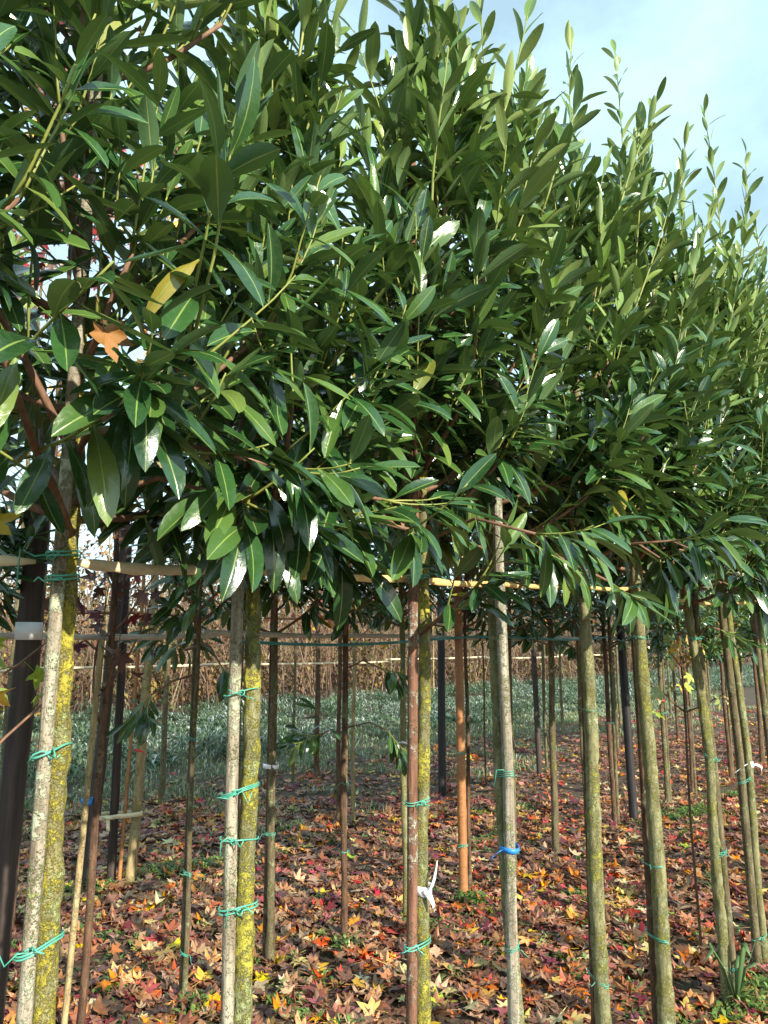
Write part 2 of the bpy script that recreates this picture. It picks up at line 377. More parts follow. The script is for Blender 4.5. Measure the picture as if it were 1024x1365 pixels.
# ------------------------------------------------------------------ trees
TREES = []                                   # (root, crown parent, leaves)
def path_at(path, z):                        # path: [(x, z)...] listed from high to low
    p = sorted(path, key=lambda q: q[1])
    if z <= p[0][1]: i = 0
    else: i = min(len(p) - 2, max(k for k in range(len(p)) if p[k][1] <= z))
    (x0, z0), (x1, z1) = p[i], p[i + 1]
    if z < p[0][1]: return x0
    if z > p[-1][1]: return x1 + (z - z1) * 0.0
    return x0 + (x1 - x0) * (z - z0) / (z1 - z0 + 1e-9)
def shoot(leaves, mb, p0, d0, length, n, ls, droop, young, rnd, rad=.0032, turn=.10):
    segs = 5; p = np.array(p0, float); d = nrm(d0); pts = [p.copy()]; ds = [d.copy()]
    for i in range(segs):
        d = nrm(d + UP * turn + rnd.normal(0, .05, 3)); p = p + d * length / segs; pts.append(p.copy()); ds.append(d.copy())
    mb.tube(pts, np.linspace(rad, rad * .45, segs + 1), 5, 1)
    ph = rnd.random() * 6.28
    for k in range(n):
        t = min(.999, (k + .5 + rnd.uniform(-.2, .2)) / n); t = .06 + .94 * t; i = int(t * segs); f = t * segs - i
        pos = pts[i] * (1 - f) + pts[i + 1] * f; S = ds[min(i + 1, segs)]
        r1 = nrm(np.cross(S, [.31, .17, .93] if abs(S[2]) < .85 else [1., .1, 0])); r2 = np.cross(S, r1)
        az = ph + k * 2.4 + rnd.normal(0, .25); a = R(62 - 38 * t - 14 * min(1, young) + rnd.normal(0, 10))
        Rr = r1 * math.cos(az) + r2 * math.sin(az)
        L_ = S * math.cos(a) + Rr * math.sin(a)
        L_ = L_ - UP * droop * rnd.uniform(.5, 1.2) * (1.1 - .6 * t)
        N_ = S * (.8 - .5 * min(1, droop)) + UP * .45 + Rr * .5 * droop + SUNV * (.10 + 1.0 * min(1, droop)) + rnd.normal(0, .22, 3)
        x, y, z = frame(L_, N_)
        s = ls * (.72 + .32 * math.sin(math.pi * (.12 + .8 * t))) * rnd.uniform(.82, 1.14)
        yv = 2 if young > .60 or (young > .3 and t > .8) else (1 if young > .3 or rnd.random() < .15 else 0)
        leaves.append((pos + y * .012, x, y, z, s, TN[('L', int(rnd.integers(0, 9)), yv)]))
def trunk_mesh(mb, base, path, Y, z_top, r_low, r_cane, r_top, rough, seed, mi=0, lean=None, ns=12, step=.03):
    zs = np.arange(-.04, z_top, step); pts = []; rad = []
    rr = np.random.default_rng(int(seed * 10) + 3); wob = rr.normal(0, 1, 4)
    for z in zs:
        x = path_at(path, z) if z < 1.9 else path_at(path, 1.9) + (lean[0] if lean else 0) * (z - 1.9)
        y = Y + ((lean[1] if lean else 0) * (z - 1.9) if z > 1.9 else 0)
        x += .004 * math.sin(z * 5 + wob[0]); y += .004 * math.sin(z * 4.3 + wob[1])
        pts.append((x - base[0], y - base[1], z - base[2]))
        r = np.interp(z, [0, .15, 1.0, 1.85, z_top], [r_low * 1.12, r_low, (r_low * 1.3 + r_cane) / 2.3, r_cane, r_top])
        r *= 1 + rough * .25 * math.sin(z * 17 + wob[2]) * math.sin(z * 7 + wob[3]); rad.append(r)
    mb.tube(pts, rad, ns, mi, rough, seed)
    return np.array(pts)
def own(leaves, l0, ob):
    for i in range(l0, len(leaves)): leaves[i] = leaves[i] + (ob,)
def laurel(spec):
    """a laurel standard: clear stem, then a crown of ascending branches with leafy shoots"""
    X, Y, path = spec['x'], spec['y'], spec['path']
    seed = spec['seed']; rnd = np.random.default_rng(seed)
    base = (path_at(path, 0), Y, 0.)
    root = bpy.data.objects.new('laurel_tree', None); col.objects.link(root); root.location = base; root.empty_display_size = .1
    tag(root, spec['label'], 'tree', spec.get('group'))
    z0, z1, ztop = spec['z0'], spec['z1'], spec['ztop']
    lean = (rnd.normal(0.01, .02), rnd.normal(0, .02))
    mb = MB()
    r = spec['r']
    P = trunk_mesh(mb, base, path, Y, z1 + .1, r[0], r[1], .007, spec.get('rough', .16), seed * 1.7, lean=lean, ns=spec.get('ns', 12), step=spec.get('step', .03))
    link('trunk', mb.mesh('trunk', [MAT[spec['bark']]]), root)
    def leader(z): i = min(len(P) - 1, max(0, int((z + .04) / spec.get('step', .03)))); return P[i]
    leaves = []; nb = spec['nb']; az0 = rnd.random() * 6.28
    rmax = spec.get('rad', .42); ls = spec.get('leaf', .142)
    for i in range(nb):
        t = (i + rnd.uniform(0, .8)) / nb; z = z0 + (z1 - z0) * t ** 1.4
        az = az0 + i * 2.4 + rnd.normal(0, .25)
        el = R(8 + 50 * t + rnd.normal(0, 9)); ln = rmax * (1.08 - .75 * t) * rnd.uniform(.65, 1.3)
        d = np.array([math.cos(az) * math.cos(el), math.sin(az) * math.cos(el), math.sin(el)])
        l0 = len(leaves); bm = MB(); p = leader(z).copy(); pts = [p.copy()]; ds = [d]
        for k in range(6):
            d = nrm(d + UP * .10 + rnd.normal(0, .06, 3)); p = p + d * ln / 6; pts.append(p.copy()); ds.append(d)
        bm.tube(pts, np.linspace(.0085 * (1.1 - .4 * t), .0042, 7), 6, 0)
        # shoots
        ns_ = max(2, int(round(spec.get('ns_', 5) * (1.1 - .6 * t))))
        for k in range(ns_):
            q = .25 + .75 * (k + .6) / ns_; q = min(q, .999); j = int(q * 6); pos = pts[j] * (1 - (q * 6 - j)) + pts[min(6, j + 1)] * (q * 6 - j)
            side = np.array([math.cos(az + 1.57), math.sin(az + 1.57), 0]) * (1 if k % 2 else -1)
            low = max(0, 1 - t / .34)                     # the lowest tier hangs
            sd = nrm(ds[j] * .7 + side * rnd.uniform(.2, .9) + UP * (.65 + .5 * t - 1.0 * low * rnd.uniform(.2, 1)) + np.array([.17, .06, 0]))
            L_ = rnd.uniform(.16, .30) * (1 + .4 * t); nl = int(rnd.integers(8, 12))
            shoot(leaves, bm, pos, sd, L_, nl, ls * rnd.uniform(.9, 1.1), .22 + .7 * low + .75 * rnd.random() * (1 - t), max(0, (t - .2) * 1.6) * rnd.random() * 1.1, rnd)
        d_ = ds[-1]
        shoot(leaves, bm, pts[-1], nrm(d_ + UP * (.5 + .4 * t)), rnd.uniform(.2, .34) * (1 + .5 * t), int(rnd.integers(9, 13)), ls, .15 + .45 * (1 - t) * rnd.random() + .5 * max(0, 1 - t / .25), max(0, t - .1) * rnd.random() * 1.6, rnd)
        own(leaves, l0, link('branch', bm.mesh('branch', [MAT['twig'], MAT['shoot']]), root))
    # long upright growth of the year
    for i in range(spec.get('ntop', 6)):
        z = z1 - rnd.uniform(.0, .75); az = rnd.random() * 6.28; p = leader(z) + np.array([math.cos(az), math.sin(az), 0]) * rnd.uniform(.0, .22)
        ln = rnd.uniform(.45, .85) if i else .4
        ln = min(ln, ztop - z) if i else ztop - (z1 - .12)
        if i == 0: p = leader(z1 - .12); 
        d = nrm(np.array([math.cos(az) * .24 + .12, math.sin(az) * .24, 1.])) if i else nrm(np.array([lean[0] + .04, lean[1], 1]))
        bm = MB(); l0 = len(leaves)
        shoot(leaves, bm, p, d, ln, int(ln / .045), ls * .92, .02, .5 + .5 * rnd.random(), rnd, .005, .05)
        own(leaves, l0, link('branch', bm.mesh('branch', [MAT['twig'], MAT['shoot']]), root))
    hang = []
    for i in range(spec.get('hang', 0)):                   # low tier arching out over the open side of the row
        az = -.735 + rnd.normal(0, .75); c = np.array([math.cos(az), math.sin(az), 0]); q = np.array(base) + leader(rnd.uniform(1.86, 2.05)); rr_ = rnd.uniform(.22, .40)
        hang.append(([q, q + c * rr_ * .5 + UP * .05, q + c * rr_ + UP * rnd.uniform(-.06, .05)], int(rnd.integers(12, 17)), rnd.uniform(.8, 1.3), ls * rnd.uniform(.92, 1.08)))
    for (pts, nl, droop, lsz) in list(spec.get('extra', [])) + hang:    # low side sprigs the photograph shows
        l0 = len(leaves); bm = MB(); pts = np.array(pts, float) - np.array(base); bm.tube(pts, np.linspace(.006, .004, len(pts)), 6, 0)
        d = nrm(pts[-1] - pts[-2])
        for s in range(2 if nl < 18 else 4):
            dd = nrm(d + rnd.normal(0, .35, 3)); k = len(pts) - 1 - (s // 2)
            shoot(leaves, bm, pts[k], dd, .17, nl // (2 if nl < 18 else 4), lsz, droop, .25, rnd)
        own(leaves, l0, link('branch', bm.mesh('branch', [MAT['twig'], MAT['shoot']]), root))
    TREES.append((root, leaves, 'leaf')); return root
def sweetgum(spec):
    X, Y = spec['x'], spec['y']; seed = spec['seed']; rnd = np.random.default_rng(seed)
    root = bpy.data.objects.new(spec.get('name', 'sweetgum_tree'), None); col.objects.link(root); root.location = (X, Y, 0); root.empty_display_size = .1
    tag(root, spec['label'], 'tree', spec.get('group'))
    H = spec['h']; path = [(X + spec.get('dx', 0), 2.), (X, 0)]
    mb = MB(); P = trunk_mesh(mb, (X, Y, 0), path, Y, H, spec['r'], spec['r'] * .8, .004, .10, seed * 1.3, ns=9, step=.06, lean=(rnd.normal(0, .015), rnd.normal(0, .015)))
    link('trunk', mb.mesh('trunk', [MAT[spec['bark']]]), root)
    leaves = []; zb = spec['zb']; nb = spec['nb']; az0 = rnd.random() * 6
    for i in range(nb):
        t = (i + rnd.random()) / nb; z = zb + (H - zb - .1) * t; az = az0 + 2.4 * i; el = R(rnd.uniform(20, 55)); ln = spec['rad'] * (1.1 - .75 * t) * rnd.uniform(.7, 1.2)
        d = np.array([math.cos(az) * math.cos(el), math.sin(az) * math.cos(el), math.sin(el)]); p = P[min(len(P) - 1, int((z + .04) / .06))].copy(); pts = [p.copy()]
        for k in range(5):
            d = nrm(d + UP * .05 + rnd.normal(0, .12, 3)); p = p + d * ln / 5; pts.append(p.copy())
        l0 = len(leaves); bm = MB(); bm.tube(pts, np.linspace(.006, .002, 6), 5, 0)
        for k in range(spec.get('nl', 8)):
            q = rnd.uniform(.25, .999) * 5; j = int(q); pos = pts[j] * (1 - q + j) + pts[j + 1] * (q - j)
            if rnd.random() < .5:
                e = pos + nrm(rnd.normal(0, 1, 3) + UP * .4) * rnd.uniform(.05, .16); bm.tube([pos, (pos + e) / 2 + rnd.normal(0, .008, 3), e], [.002, .0016, .0012], 4, 0); pos = e
            L_ = rnd.normal(0, .6, 3) - UP * .55; N_ = rnd.normal(0, .5, 3) + SUNV * .8 + UP * .3
            x, y, zz = frame(L_, N_); s = .058 * rnd.uniform(.7, 1.25) * spec.get('ls', 1)
            tn = spec['tones'][int(rnd.integers(0, len(spec['tones'])))]
            leaves.append((pos + y * s * .95, x, y, zz, s, TN[('S', int(rnd.integers(0, 3)) if not spec.get('dead') else 3, tn)]))
        own(leaves, l0, link('branch', bm.mesh('branch', [MAT['twig']]), root))
    TREES.append((root, leaves, 'star')); return root

# ---- stakes, posts, canes, ties
def ring_pts(cx, cy, rx, ry, z, rot, wraps=2, n=40, pitch=.006):
    o = []
    for k in range(n + 1):
        a = k / n * 6.283 * wraps; x = math.cos(a) * rx; y = math.sin(a) * ry
        o.append((cx + x * math.cos(rot) - y * math.sin(rot), cy + x * math.sin(rot) + y * math.cos(rot), z + pitch * k / n * wraps - pitch * wraps / 2 + .0015 * math.sin(3 * a)))
    return o
def tie(parent, base, c, tr, z, r_s, r_t, seed, rad=.0016, ends=2, longer=1.0, knot=None):
    """green cord wrapped round a stake (c) and a trunk (tr), with a knot and loose ends"""
    rnd = np.random.default_rng(seed); mb = MB()
    mx, my = (c[0] + tr[0]) / 2, (c[1] + tr[1]) / 2; dx, dy = tr[0] - c[0], tr[1] - c[1]; d = math.hypot(dx, dy); rot = math.atan2(dy, dx)
    rx = d / 2 + max(r_s, r_t) + .003; ry = max(r_s, r_t) + .003
    rad *= rnd.uniform(.8, 1.2); rp = np.array(ring_pts(mx, my, rx, ry, z, rot, wraps=int(rnd.choice([1, 2, 2, 3])), pitch=rnd.uniform(.003, .008))); rp[:, 2] += (rp[:, 0] - mx) * rnd.normal(0, .22); mb.tube(rp - base, rad, 6, 0)
    f = np.array([mx, my, z]) + np.array([rnd.uniform(-.3, .3) * rx, -ry - .003, 0.]) if knot is None else np.array(knot)
    k = [f + np.array([math.cos(a) * .006, -.003 + math.sin(2 * a) * .003, math.sin(a) * .006]) for a in np.linspace(0, 9, 16)]
    mb.tube(np.array(k) - base, rad * .95, 6, 0)
    for e in range(ends):
        s = 1 if e else -1; ln = rnd.uniform(.018, .042) * longer
        pts = [f, f + np.array([s * ln * .35, -.012, .012 * rnd.uniform(-1, 1.2)]), f + np.array([s * ln * .75, -.016, ln * rnd.uniform(-.6, .35)]), f + np.array([s * ln * rnd.uniform(.7, 1.1), -.012, ln * rnd.uniform(-1.0, .3)])]
        mb.tube(np.array(pts) - base, rad * .85, 5, 0)
    return link('tie', mb.mesh('tie', [MAT['tie']]), parent)
def pole(name, path, Y, ztop, r0, r1, mat, label, cat, group=None, ties=(), trunk=None, rough=.06, seed=1, ns=12, step=.06, nodes=False):
    base = np.array([path_at(path, 0), Y, 0.])
    root = bpy.data.objects.new(name, None); col.objects.link(root); root.location = base; root.empty_display_size = .08
    tag(root, label, cat, group)
    mb = MB(); zs = np.arange(-.05, ztop + .001, step); pts = [(path_at(path, z) - base[0] if z < 1.9 else path_at(path, 1.9) - base[0], 0, z) for z in zs]
    rad = np.interp(zs, [0, ztop], [r0, r1])
    if nodes: rad = rad * (1 + .10 * (np.abs(((zs + .1) % .24) - .12) < step * .5))
    mb.tube(pts, rad, ns, 0, rough, seed)
    link('pole', mb.mesh('pole', [MAT[mat]], smooth=True), root)
    for i, z in enumerate(ties):
        c = (path_at(path, z), Y)
        if trunk: tr = (path_at(trunk[0], z), trunk[1]); rt = trunk[2]
        else: tr = (c[0] + .001, Y); rt = r0
        tie(root, base, c, tr, z, r0, rt, seed * 31 + i, longer=1.6 if (i == 0 and trunk) else 1.)
    return root
def cane(p, q, r, mat, label, group=None, split=False, name='bamboo_cane', sag=.01, seed=0):
    p, q = np.array(p, float), np.array(q, float); rnd = np.random.default_rng(seed); n = max(8, int(np.linalg.norm(q - p) / .04))
    t = np.linspace(0, 1, n); pts = p + (q - p) * t[:, None]; pts[:, 2] -= sag * np.sin(t * 3.14)
    pts[:, 2] += np.cumsum(rnd.normal(0, .0008, n)); rad = r * (1 + .05 * rnd.normal(0, 1, n))
    node = (np.arange(n) % 7 == 3); rad = rad * np.where(node, 1.18, 1)
    if split: rad = rad * np.interp(t, [0, .07, .93, 1], [.35, 1, 1, .35])
    mid = pts[n // 2].copy(); mb = MB(); mb.tube(pts - mid, rad, 10, 0, .05, seed, flat=.45 if split else None)
    o = link(name, mb.mesh('cane', [MAT[mat]]), None, mid); return tag(o, label, 'cane', group)

# ------------------------------------------------------------------ ground
def ground():
    fx = np.concatenate([[-900, -300, -120, -60, -35, -22], np.arange(-16, 24.01, .2), [28, 36, 60, 120, 300, 900]])
    fy = np.concatenate([[-900, -300, -100, -40, -15, -6], np.arange(-2, 26.01, .2), [29, 34, 45, 80, 150, 300, 900]])
    V = np.array([(x, y, gz(x, y) if (-16 <= x <= 24 and -2 <= y <= 26) else 0) for y in fy for x in fx]); nx = len(fx)
    T = []
    for j in range(len(fy) - 1):
        for i in range(nx - 1):
            p = j * nx + i; T.append((p, p + 1, p + nx + 1, p + nx))
    tag(link('ground', fastmesh('ground', V, T, MAT['soil'])), kind='structure')
ground()

# ------------------------------------------------------------------ front row of laurels
ORD = ['first', 'second', 'third', 'fourth', 'fifth', 'sixth', 'seventh', 'eighth', 'ninth', 'tenth', 'eleventh']
F = []
def front(i, tp, ty, tr, sp, sy, sr, bark, smat, label, slabel, ties, **k):
    F.append(1)
    sp_ = dict(x=tp[0][0], y=ty, path=tp, seed=100 + i, r=tr, bark=bark, label=label, z0=1.80, z1=3.30, ztop=4.3, nb=30, ntop=12, hang=4, group='laurel standards of the front row')
    if i > 2: sp_.update(z0=1.90, hang=2)
    sp_.update(k); laurel(sp_)
    if sp: pole('support_stake', sp, sy, k.get('stop', 3.1), sr, sr * .9, smat, slabel, 'stake', 'stakes tied to the front row of laurels', ties, (tp, ty, tr[0] * .9), .08, 200 + i)
front(1, [(-.574, 1.73), (-.57, 1.61), (-.565, 1.37), (-.555, .99), (-.53, 0)], 1.338, (.024, .0135), [(-.572, 1.73), (-.573, 1.), (-.573, 0)], 1.30, .0125,
      'lichen_bark', 'pale_stake', 'laurel tree with a trunk thickly crusted in bright yellow lichen', 'flaking pale stake bound to the yellow-lichened laurel trunk', (1.752, 1.71, 1.415, 1.11), ztop=4.3, leaf=.120, z1=3.5, rough=.42,
      extra=[([(-.57, 1.33, 1.93), (-.50, 1.22, 1.98), (-.42, 1.12, 1.96)], 14, 1.1, .135)])
front(2, [(-.309, 1.87), (-.305, 1.7), (-.302, 1.36), (-.294, .81), (-.285, 0)], 1.722, (.0235, .0165), [(-.334, 1.94), (-.334, 1.75), (-.335, 1.37), (-.326, .82), (-.32, 0)], 1.70, .0145,
      'speck_bark', 'pale_stake', 'laurel tree with olive trunk roped by four green ties to a pale smooth stake', 'smooth pale stake with four green ties beside an olive laurel trunk', (1.76, 1.49, 1.28, 1.18, 1.04), ztop=4.2, leaf=.126, z1=3.0, ntop=5, rad=.34, nb=27, rough=.34,
      extra=[([(-.30, 1.72, 1.86), (-.22, 1.62, 1.90), (-.12, 1.55, 1.88)], 24, .9, .13), ([(-.30, 1.72, 1.78), (-.24, 1.60, 1.84), (-.19, 1.52, 1.83)], 12, 1.2, .13)])
front(3, [(.11, 1.51), (.103, 1.12), (.102, .63), (.10, 0)], 2.105, (.0225, .0155), [(.086, 1.82), (.081, 1.72), (.07, .65), (.065, 0)], 2.07, .0145,
      'speck_bark', 'red_stake', 'laurel tree with a white ribbon knotted round its yellow-flecked trunk', 'reddish-brown stake with whitish flecks at the white-ribboned laurel', (1.78, 1.18, .83), ztop=4.4, z1=3.3, ntop=7, rad=.37, nb=28, rough=.22,
      extra=[([(.10, 2.10, 1.62), (.17, 2.04, 1.68), (.24, 2.0, 1.74)], 24, .55, .125)])
front(4, [(.362, 1.62), (.376, 1.19), (.408, .45), (.41, 0)], 2.505, (.021, .017), [(.383, 1.86), (.394, 1.21), (.391, .47), (.39, 0)], 2.46, .0185,
      'olive_bark', 'grey_stake', 'laurel tree with blue tape on its shaded trunk and grey stake', 'round grey stake marked with blue tape in the front row', (1.19, .68), ztop=4.3, z1=3.3, ntop=9)
front(5, [(.774, 1.79), (.766, 1.02), (.769, .29), (.77, 0)], 2.86, (.029, .0215), [(.782, 1.79), (.768, 1.01), (.757, .25), (.755, 0)], 2.925, .016,
      'olive_bark', 'brown_bark', 'laurel tree with stout bare olive trunk, next along the row after the blue tape', 'dark stake mostly hidden behind the stout laurel trunk next after the blue tape', (1.82, 1.35, .42), ztop=4.3, z1=3.3, ntop=11, rough=.24)
front(6, [(1.098, 1.78), (1.118, 1.15), (1.124, .11), (1.125, 0)], 3.24, (.032, .025), [(1.105, 1.79), (1.11, 1.14), (1.105, .08), (1.105, 0)], 3.315, .016,
      'olive_bark', 'brown_bark', 'laurel tree with the thickest smooth trunk, second along the row after the blue tape', 'dark stake hidden behind the second laurel trunk after the blue tape', (1.84, 1.62, .7, .42), ztop=4.65, z1=3.45, ntop=12, rough=.22)
front(7, [(1.494, 1.7), (1.538, 1.06), (1.539, .06), (1.54, 0)], 3.65, (.025, .019), [(1.538, 1.62), (1.571, 1.09), (1.591, .08), (1.592, 0)], 3.68, .0175,
      'olive_bark', 'slim_bark', 'laurel tree with a narrow-leaved sprout at the foot of its knobbly trunk', 'thin brownish-grey stake beside the knobbly trunk with a sprout at its foot', (1.62, 1.06, .64, .15), ztop=4.2, z1=3.3, ntop=12, rough=.3, z0=1.78,
      extra=[([(1.52, 3.65, 1.62), (1.56, 3.60, 1.68), (1.60, 3.57, 1.66)], 12, .9, .12)])
front(8, [(1.865, 1.77), (1.897, 1.04), (1.905, .04), (1.905, 0)], 4.03, (.022, .018), [(1.812, 1.78), (1.844, 1.05), (1.853, .05), (1.854, 0)], 4.0, .021,
      'olive_bark', 'slim_bark', 'laurel tree with a white strip tied round its trunk', 'grey-brown stake standing close against the laurel with the white strip', (1.82, .9, .15), ztop=4.75, z1=3.45, ntop=11)
for i in range(9, 14):
    x, y = 2.208 + (i - 9) * .355, 4.397 + (i - 9) * .39
    q = [(x, 1.8), (x + .03, 1.), (x + .04, 0)]
    front(i, q, y, (.023, .019), [(x - .05, 1.8), (x - .02, 1.), (x - .01, 0)], y - .03, .018, 'olive_bark', 'slim_bark',
          ORD[i - 9] + ' laurel tree in the front row past the one with the white strip', 'stake of the ' + ORD[i - 9] + ' laurel past the white strip in the front row', (1.8, .9), ztop=4.5 + .25 * (i % 2), z1=3.5, ntop=12, step=.06, ns=9)
x0, y0 = -.94, .93
front(0, [(x0, 1.8), (x0, 0)], y0, (.024, .015), None, 0, 0, 'lichen_bark', None, 'laurel tree before the yellow-lichened one, leafy branches reaching in over the row', None, (), ztop=4.2, nb=24, z0=1.98, leaf=.112, hang=0)

# ------------------------------------------------------------------ second row
def back_laurel(i, x, y, z0, bark='brown_bark', label=None, r=.016, stake=None, ties=(), **k):
    q = [(x + rng.normal(0, .02), 1.8), (x, 0)]
    sp = dict(x=x, y=y, path=q, seed=300 + i, r=(r, r * .8), bark=bark, label=label or 'slim laurel tree in shade, second row behind the lichened trunks', group='laurels of the second row',
              z0=z0, z1=z0 + 1.35, ztop=z0 + 1.7, nb=18, ntop=3, ns_=4, rad=.42, leaf=.135, ns=9, step=.06)
    sp.update(k); laurel(sp)
    if stake: pole('support_stake', [(x + stake[0], 1.8), (x + stake[0] * .8, 0)], y + .03, 2.4, stake[1], stake[1] * .85, stake[2], stake[3], 'stake', 'stakes of the second row', ties, (q, y, r), .08, 500 + i, 9)
pole('wooden_post', [(-1.43, 1.9), (-1.46, 0)], 3.02, 2.6, .046, .043, 'dark_post', 'thick near-black wooden post behind the yellow-lichened trunk', 'post', rough=.10, seed=41)
back_laurel(8, -1.70, 2.86, 1.62, 'brown_bark', 'dark laurel tree reaching round the near-black post', r=.018)
sweetgum(dict(x=-1.0, y=1.58, h=2.0, r=.012, bark='slim_bark', zb=1.12, nb=11, rad=.44, nl=4, tones=['green', 'green', 'yellow', 'green'], seed=66, label='small sweetgum sapling with lime-green lobed leaves left of the lichened trunk'))
sweetgum(dict(x=1.66, y=4.22, h=1.8, r=.007, bark='brown_bark', zb=1.2, nb=7, rad=.26, nl=3, tones=['yellow', 'green', 'yellow'], seed=67, label='thin sweetgum sapling with yellow lobed leaves beside the knobbly trunk'))
back_laurel(7, .93, 5.6, 1.66, 'slim_bark', 'slim laurel tree midway between the orange bamboo pole and the first stout trunk', r=.016)
sweetgum(dict(name='withered_sapling', x=-1.22, y=3.28, dx=.03, h=2.5, r=.017, bark='brown_bark', zb=1.15, nb=10, rad=.55, nl=7, tones=['dark', 'dark', 'brown', 'maroon'], dead=True, seed=61,
              label='withered sapling with curled dark brown leaves behind the yellow-lichened trunk'))
pole('support_stake', [(-1.215, 1.8), (-1.275, 0)], 3.25, 1.66, .013, .013, 'tan_bark', 'thin tan cane with a blue label beside the withered sapling', 'stake', 'stakes of the second row', (), None, .03, 62, 9)
back_laurel(1, -.90, 3.65, 1.62, 'slim_bark', 'thin laurel sapling on a paired slim stem with three green ties', r=.0125, stake=(-.025, .012, 'slim_bark', 'thin brown stake of the sapling with three green ties'), ties=(1.15, .55, .21),
            extra=[([(-.9, 3.65, 1.45), (-1.0, 3.58, 1.42), (-1.08, 3.52, 1.36)], 12, 1.2, .13), ([(-.9, 3.65, 1.6), (-.82, 3.55, 1.58), (-.76, 3.5, 1.5)], 12, 1.2, .12)])
back_laurel(2, -.58, 4.08, 1.66, 'slim_bark', 'laurel tree whose split-looking brown stem carries a small white label', r=.022, stake=(-.03, .018, 'brown_bark', 'brown stake beside the stem with the small white label'), ties=(.62,))
back_laurel(3, -.22, 4.36, 1.68, 'brown_bark', 'laurel tree with a low leafy sprig hanging out at hip height', r=.018, stake=(.0, .014, 'slim_bark', 'slim stake with two green ties behind the low leafy sprig'), ties=(.82, .46),
            extra=[([(-.22, 4.36, 1.05), (-.30, 4.24, 1.12), (-.36, 4.18, 1.10)], 20, .8, .125), ([(-.22, 4.36, 1.12), (-.08, 4.28, 1.16), (.02, 4.22, 1.12)], 14, 1.2, .115), ([(-.22, 4.36, 1.45), (-.12, 4.24, 1.5), (-.02, 4.2, 1.46)], 14, 1.1, .11)])
back_laurel(4, .13, 4.69, 1.72, 'olive_bark', 'laurel tree with greenish stem half hidden behind the white-ribboned trunk', r=.021)
back_laurel(5, .56, 5.16, 1.70, 'brown_bark', 'slim laurel tree behind the thick orange bamboo pole', r=.014)
pole('bamboo_pole', [(.505, 1.9), (.51, 0)], 5.09, 2.5, .030, .026, 'orange_cane', 'thick upright orange bamboo pole with green ties', 'pole', None, (.88, .31), None, .02, 63, 12, .04, True)
back_laurel(6, 1.31, 6.02, 1.60, 'slim_bark', 'laurel tree on a straight greenish-brown stem between the two stout front trunks', r=.028)
for i, (x, y, b, r, z0) in enumerate([(1.70, 6.57, 'slim_bark', .02, 1.75), (2.01, 6.82, 'brown_bark', .022, 1.5), (2.81, 7.72, 'slim_bark', .024, 1.45), (3.29, 8.27, 'brown_bark', .018, 1.42), (3.70, 8.72, 'slim_bark', .024, 1.4),
                                      (4.10, 9.15, 'brown_bark', .022, 1.45), (4.5, 9.6, 'slim_bark', .024, 1.42), (4.95, 10.1, 'brown_bark', .024, 1.42), (5.4, 10.6, 'slim_bark', .024, 1.42), (5.9, 11.15, 'slim_bark', .024, 1.45), (6.4, 11.7, 'slim_bark', .024, 1.45)]):
    back_laurel(20 + i, x, y, z0, b, 'low-crowned dark laurel in the second row, ' + (('just before' if i else 'two before') if i < 2 else ORD[i - 2] + ' beyond') + ' the black post', r=r, nb=18, ns_=4, rad=.46, stake=(.05, .016, 'slim_bark', 'slender stake of the second-row laurel ' + (('just before' if i else 'two before') if i < 2 else ORD[i - 2] + ' beyond') + ' the black post'), ties=(.9,))
pole('wooden_post', [(2.24, 1.9), (2.27, 0)], 7.10, 2.4, .040, .038, 'black_post', 'charred-looking black post under low dark laurel crowns', 'post', rough=.08, seed=42)

# ------------------------------------------------------------------ third and fourth rows: sweetgums
sweetgum(dict(x=-2.13, y=4.52, dx=.05, h=6.1, r=.030, bark='brown_bark', zb=3.6, nb=26, rad=.75, nl=16, tones=['maroon', 'maroon', 'red', 'dark'], seed=71, ls=1.1, label='tall sweetgum tree with dark wine-red leaves above the laurels'))
pole('wooden_post', [(-1.88, 1.9), (-1.96, 0)], 5.23, 2.5, .042, .040, 'dark_post', 'stout dark post looped by a cream strap', 'post', rough=.08, seed=43)
pole('wooden_post', [(-1.86, 1.9), (-1.84, 0)], 5.34, 2.3, .030, .028, 'dark_post', 'thinner dark post beside the strapped one', 'post', rough=.08, seed=44)
sweetgum(dict(x=-1.70, y=5.31, dx=.06, h=5.6, r=.036, bark='tan_bark', zb=3.0, nb=22, rad=.7, nl=9, tones=['orange', 'yellow', 'orange_red'], seed=72, label='sweetgum tree with ringed tan trunk, a red ribbon and a cream strap'))
pole('bamboo_pole', [(-1.715, 1.9), (-1.765, 0)], 5.28, 2.6, .013, .012, 'orange_cane', 'thin orange bamboo pole against the ringed tan trunk', 'pole', None, (1.2,), None, .02, 64, 9, .04, True)
third = [(-1.15, 6.10, 'slim_bark', .016), (-.41, 6.96, 'brown_bark', .022), (-.28, 7.0, 'tan_bark', .018), (.30, 7.75, 'brown_bark', .014), (1.15, 8.75, 'brown_bark', .012), (2.05, 9.75, 'slim_bark', .022), (2.75, 10.4, 'slim_bark', .022), (3.4, 11.2, 'slim_bark', .022), (4.1, 12., 'brown_bark', .024), (4.9, 12.8, 'brown_bark', .024), (5.8, 13.7, 'brown_bark', .024)]
for i, (x, y, b, r) in enumerate(third):
    tn = [['orange', 'yellow', 'orange_red'], ['yellow', 'cream', 'orange'], ['orange', 'orange_red', 'red']][i % 3]
    lab = 'slim sweetgum with scattered ' + ['orange', 'yellow', 'reddish'][i % 3] + ' leaves, ' + ORD[i] + ' past the ringed tan trunk'
    sweetgum(dict(x=x, y=y, h=4.2 + .5 * (i % 3), r=r, bark=b, zb=1.42, nb=22, rad=.65, nl=9, tones=tn, seed=80 + i, label=lab, group='sweetgums of the third row'))
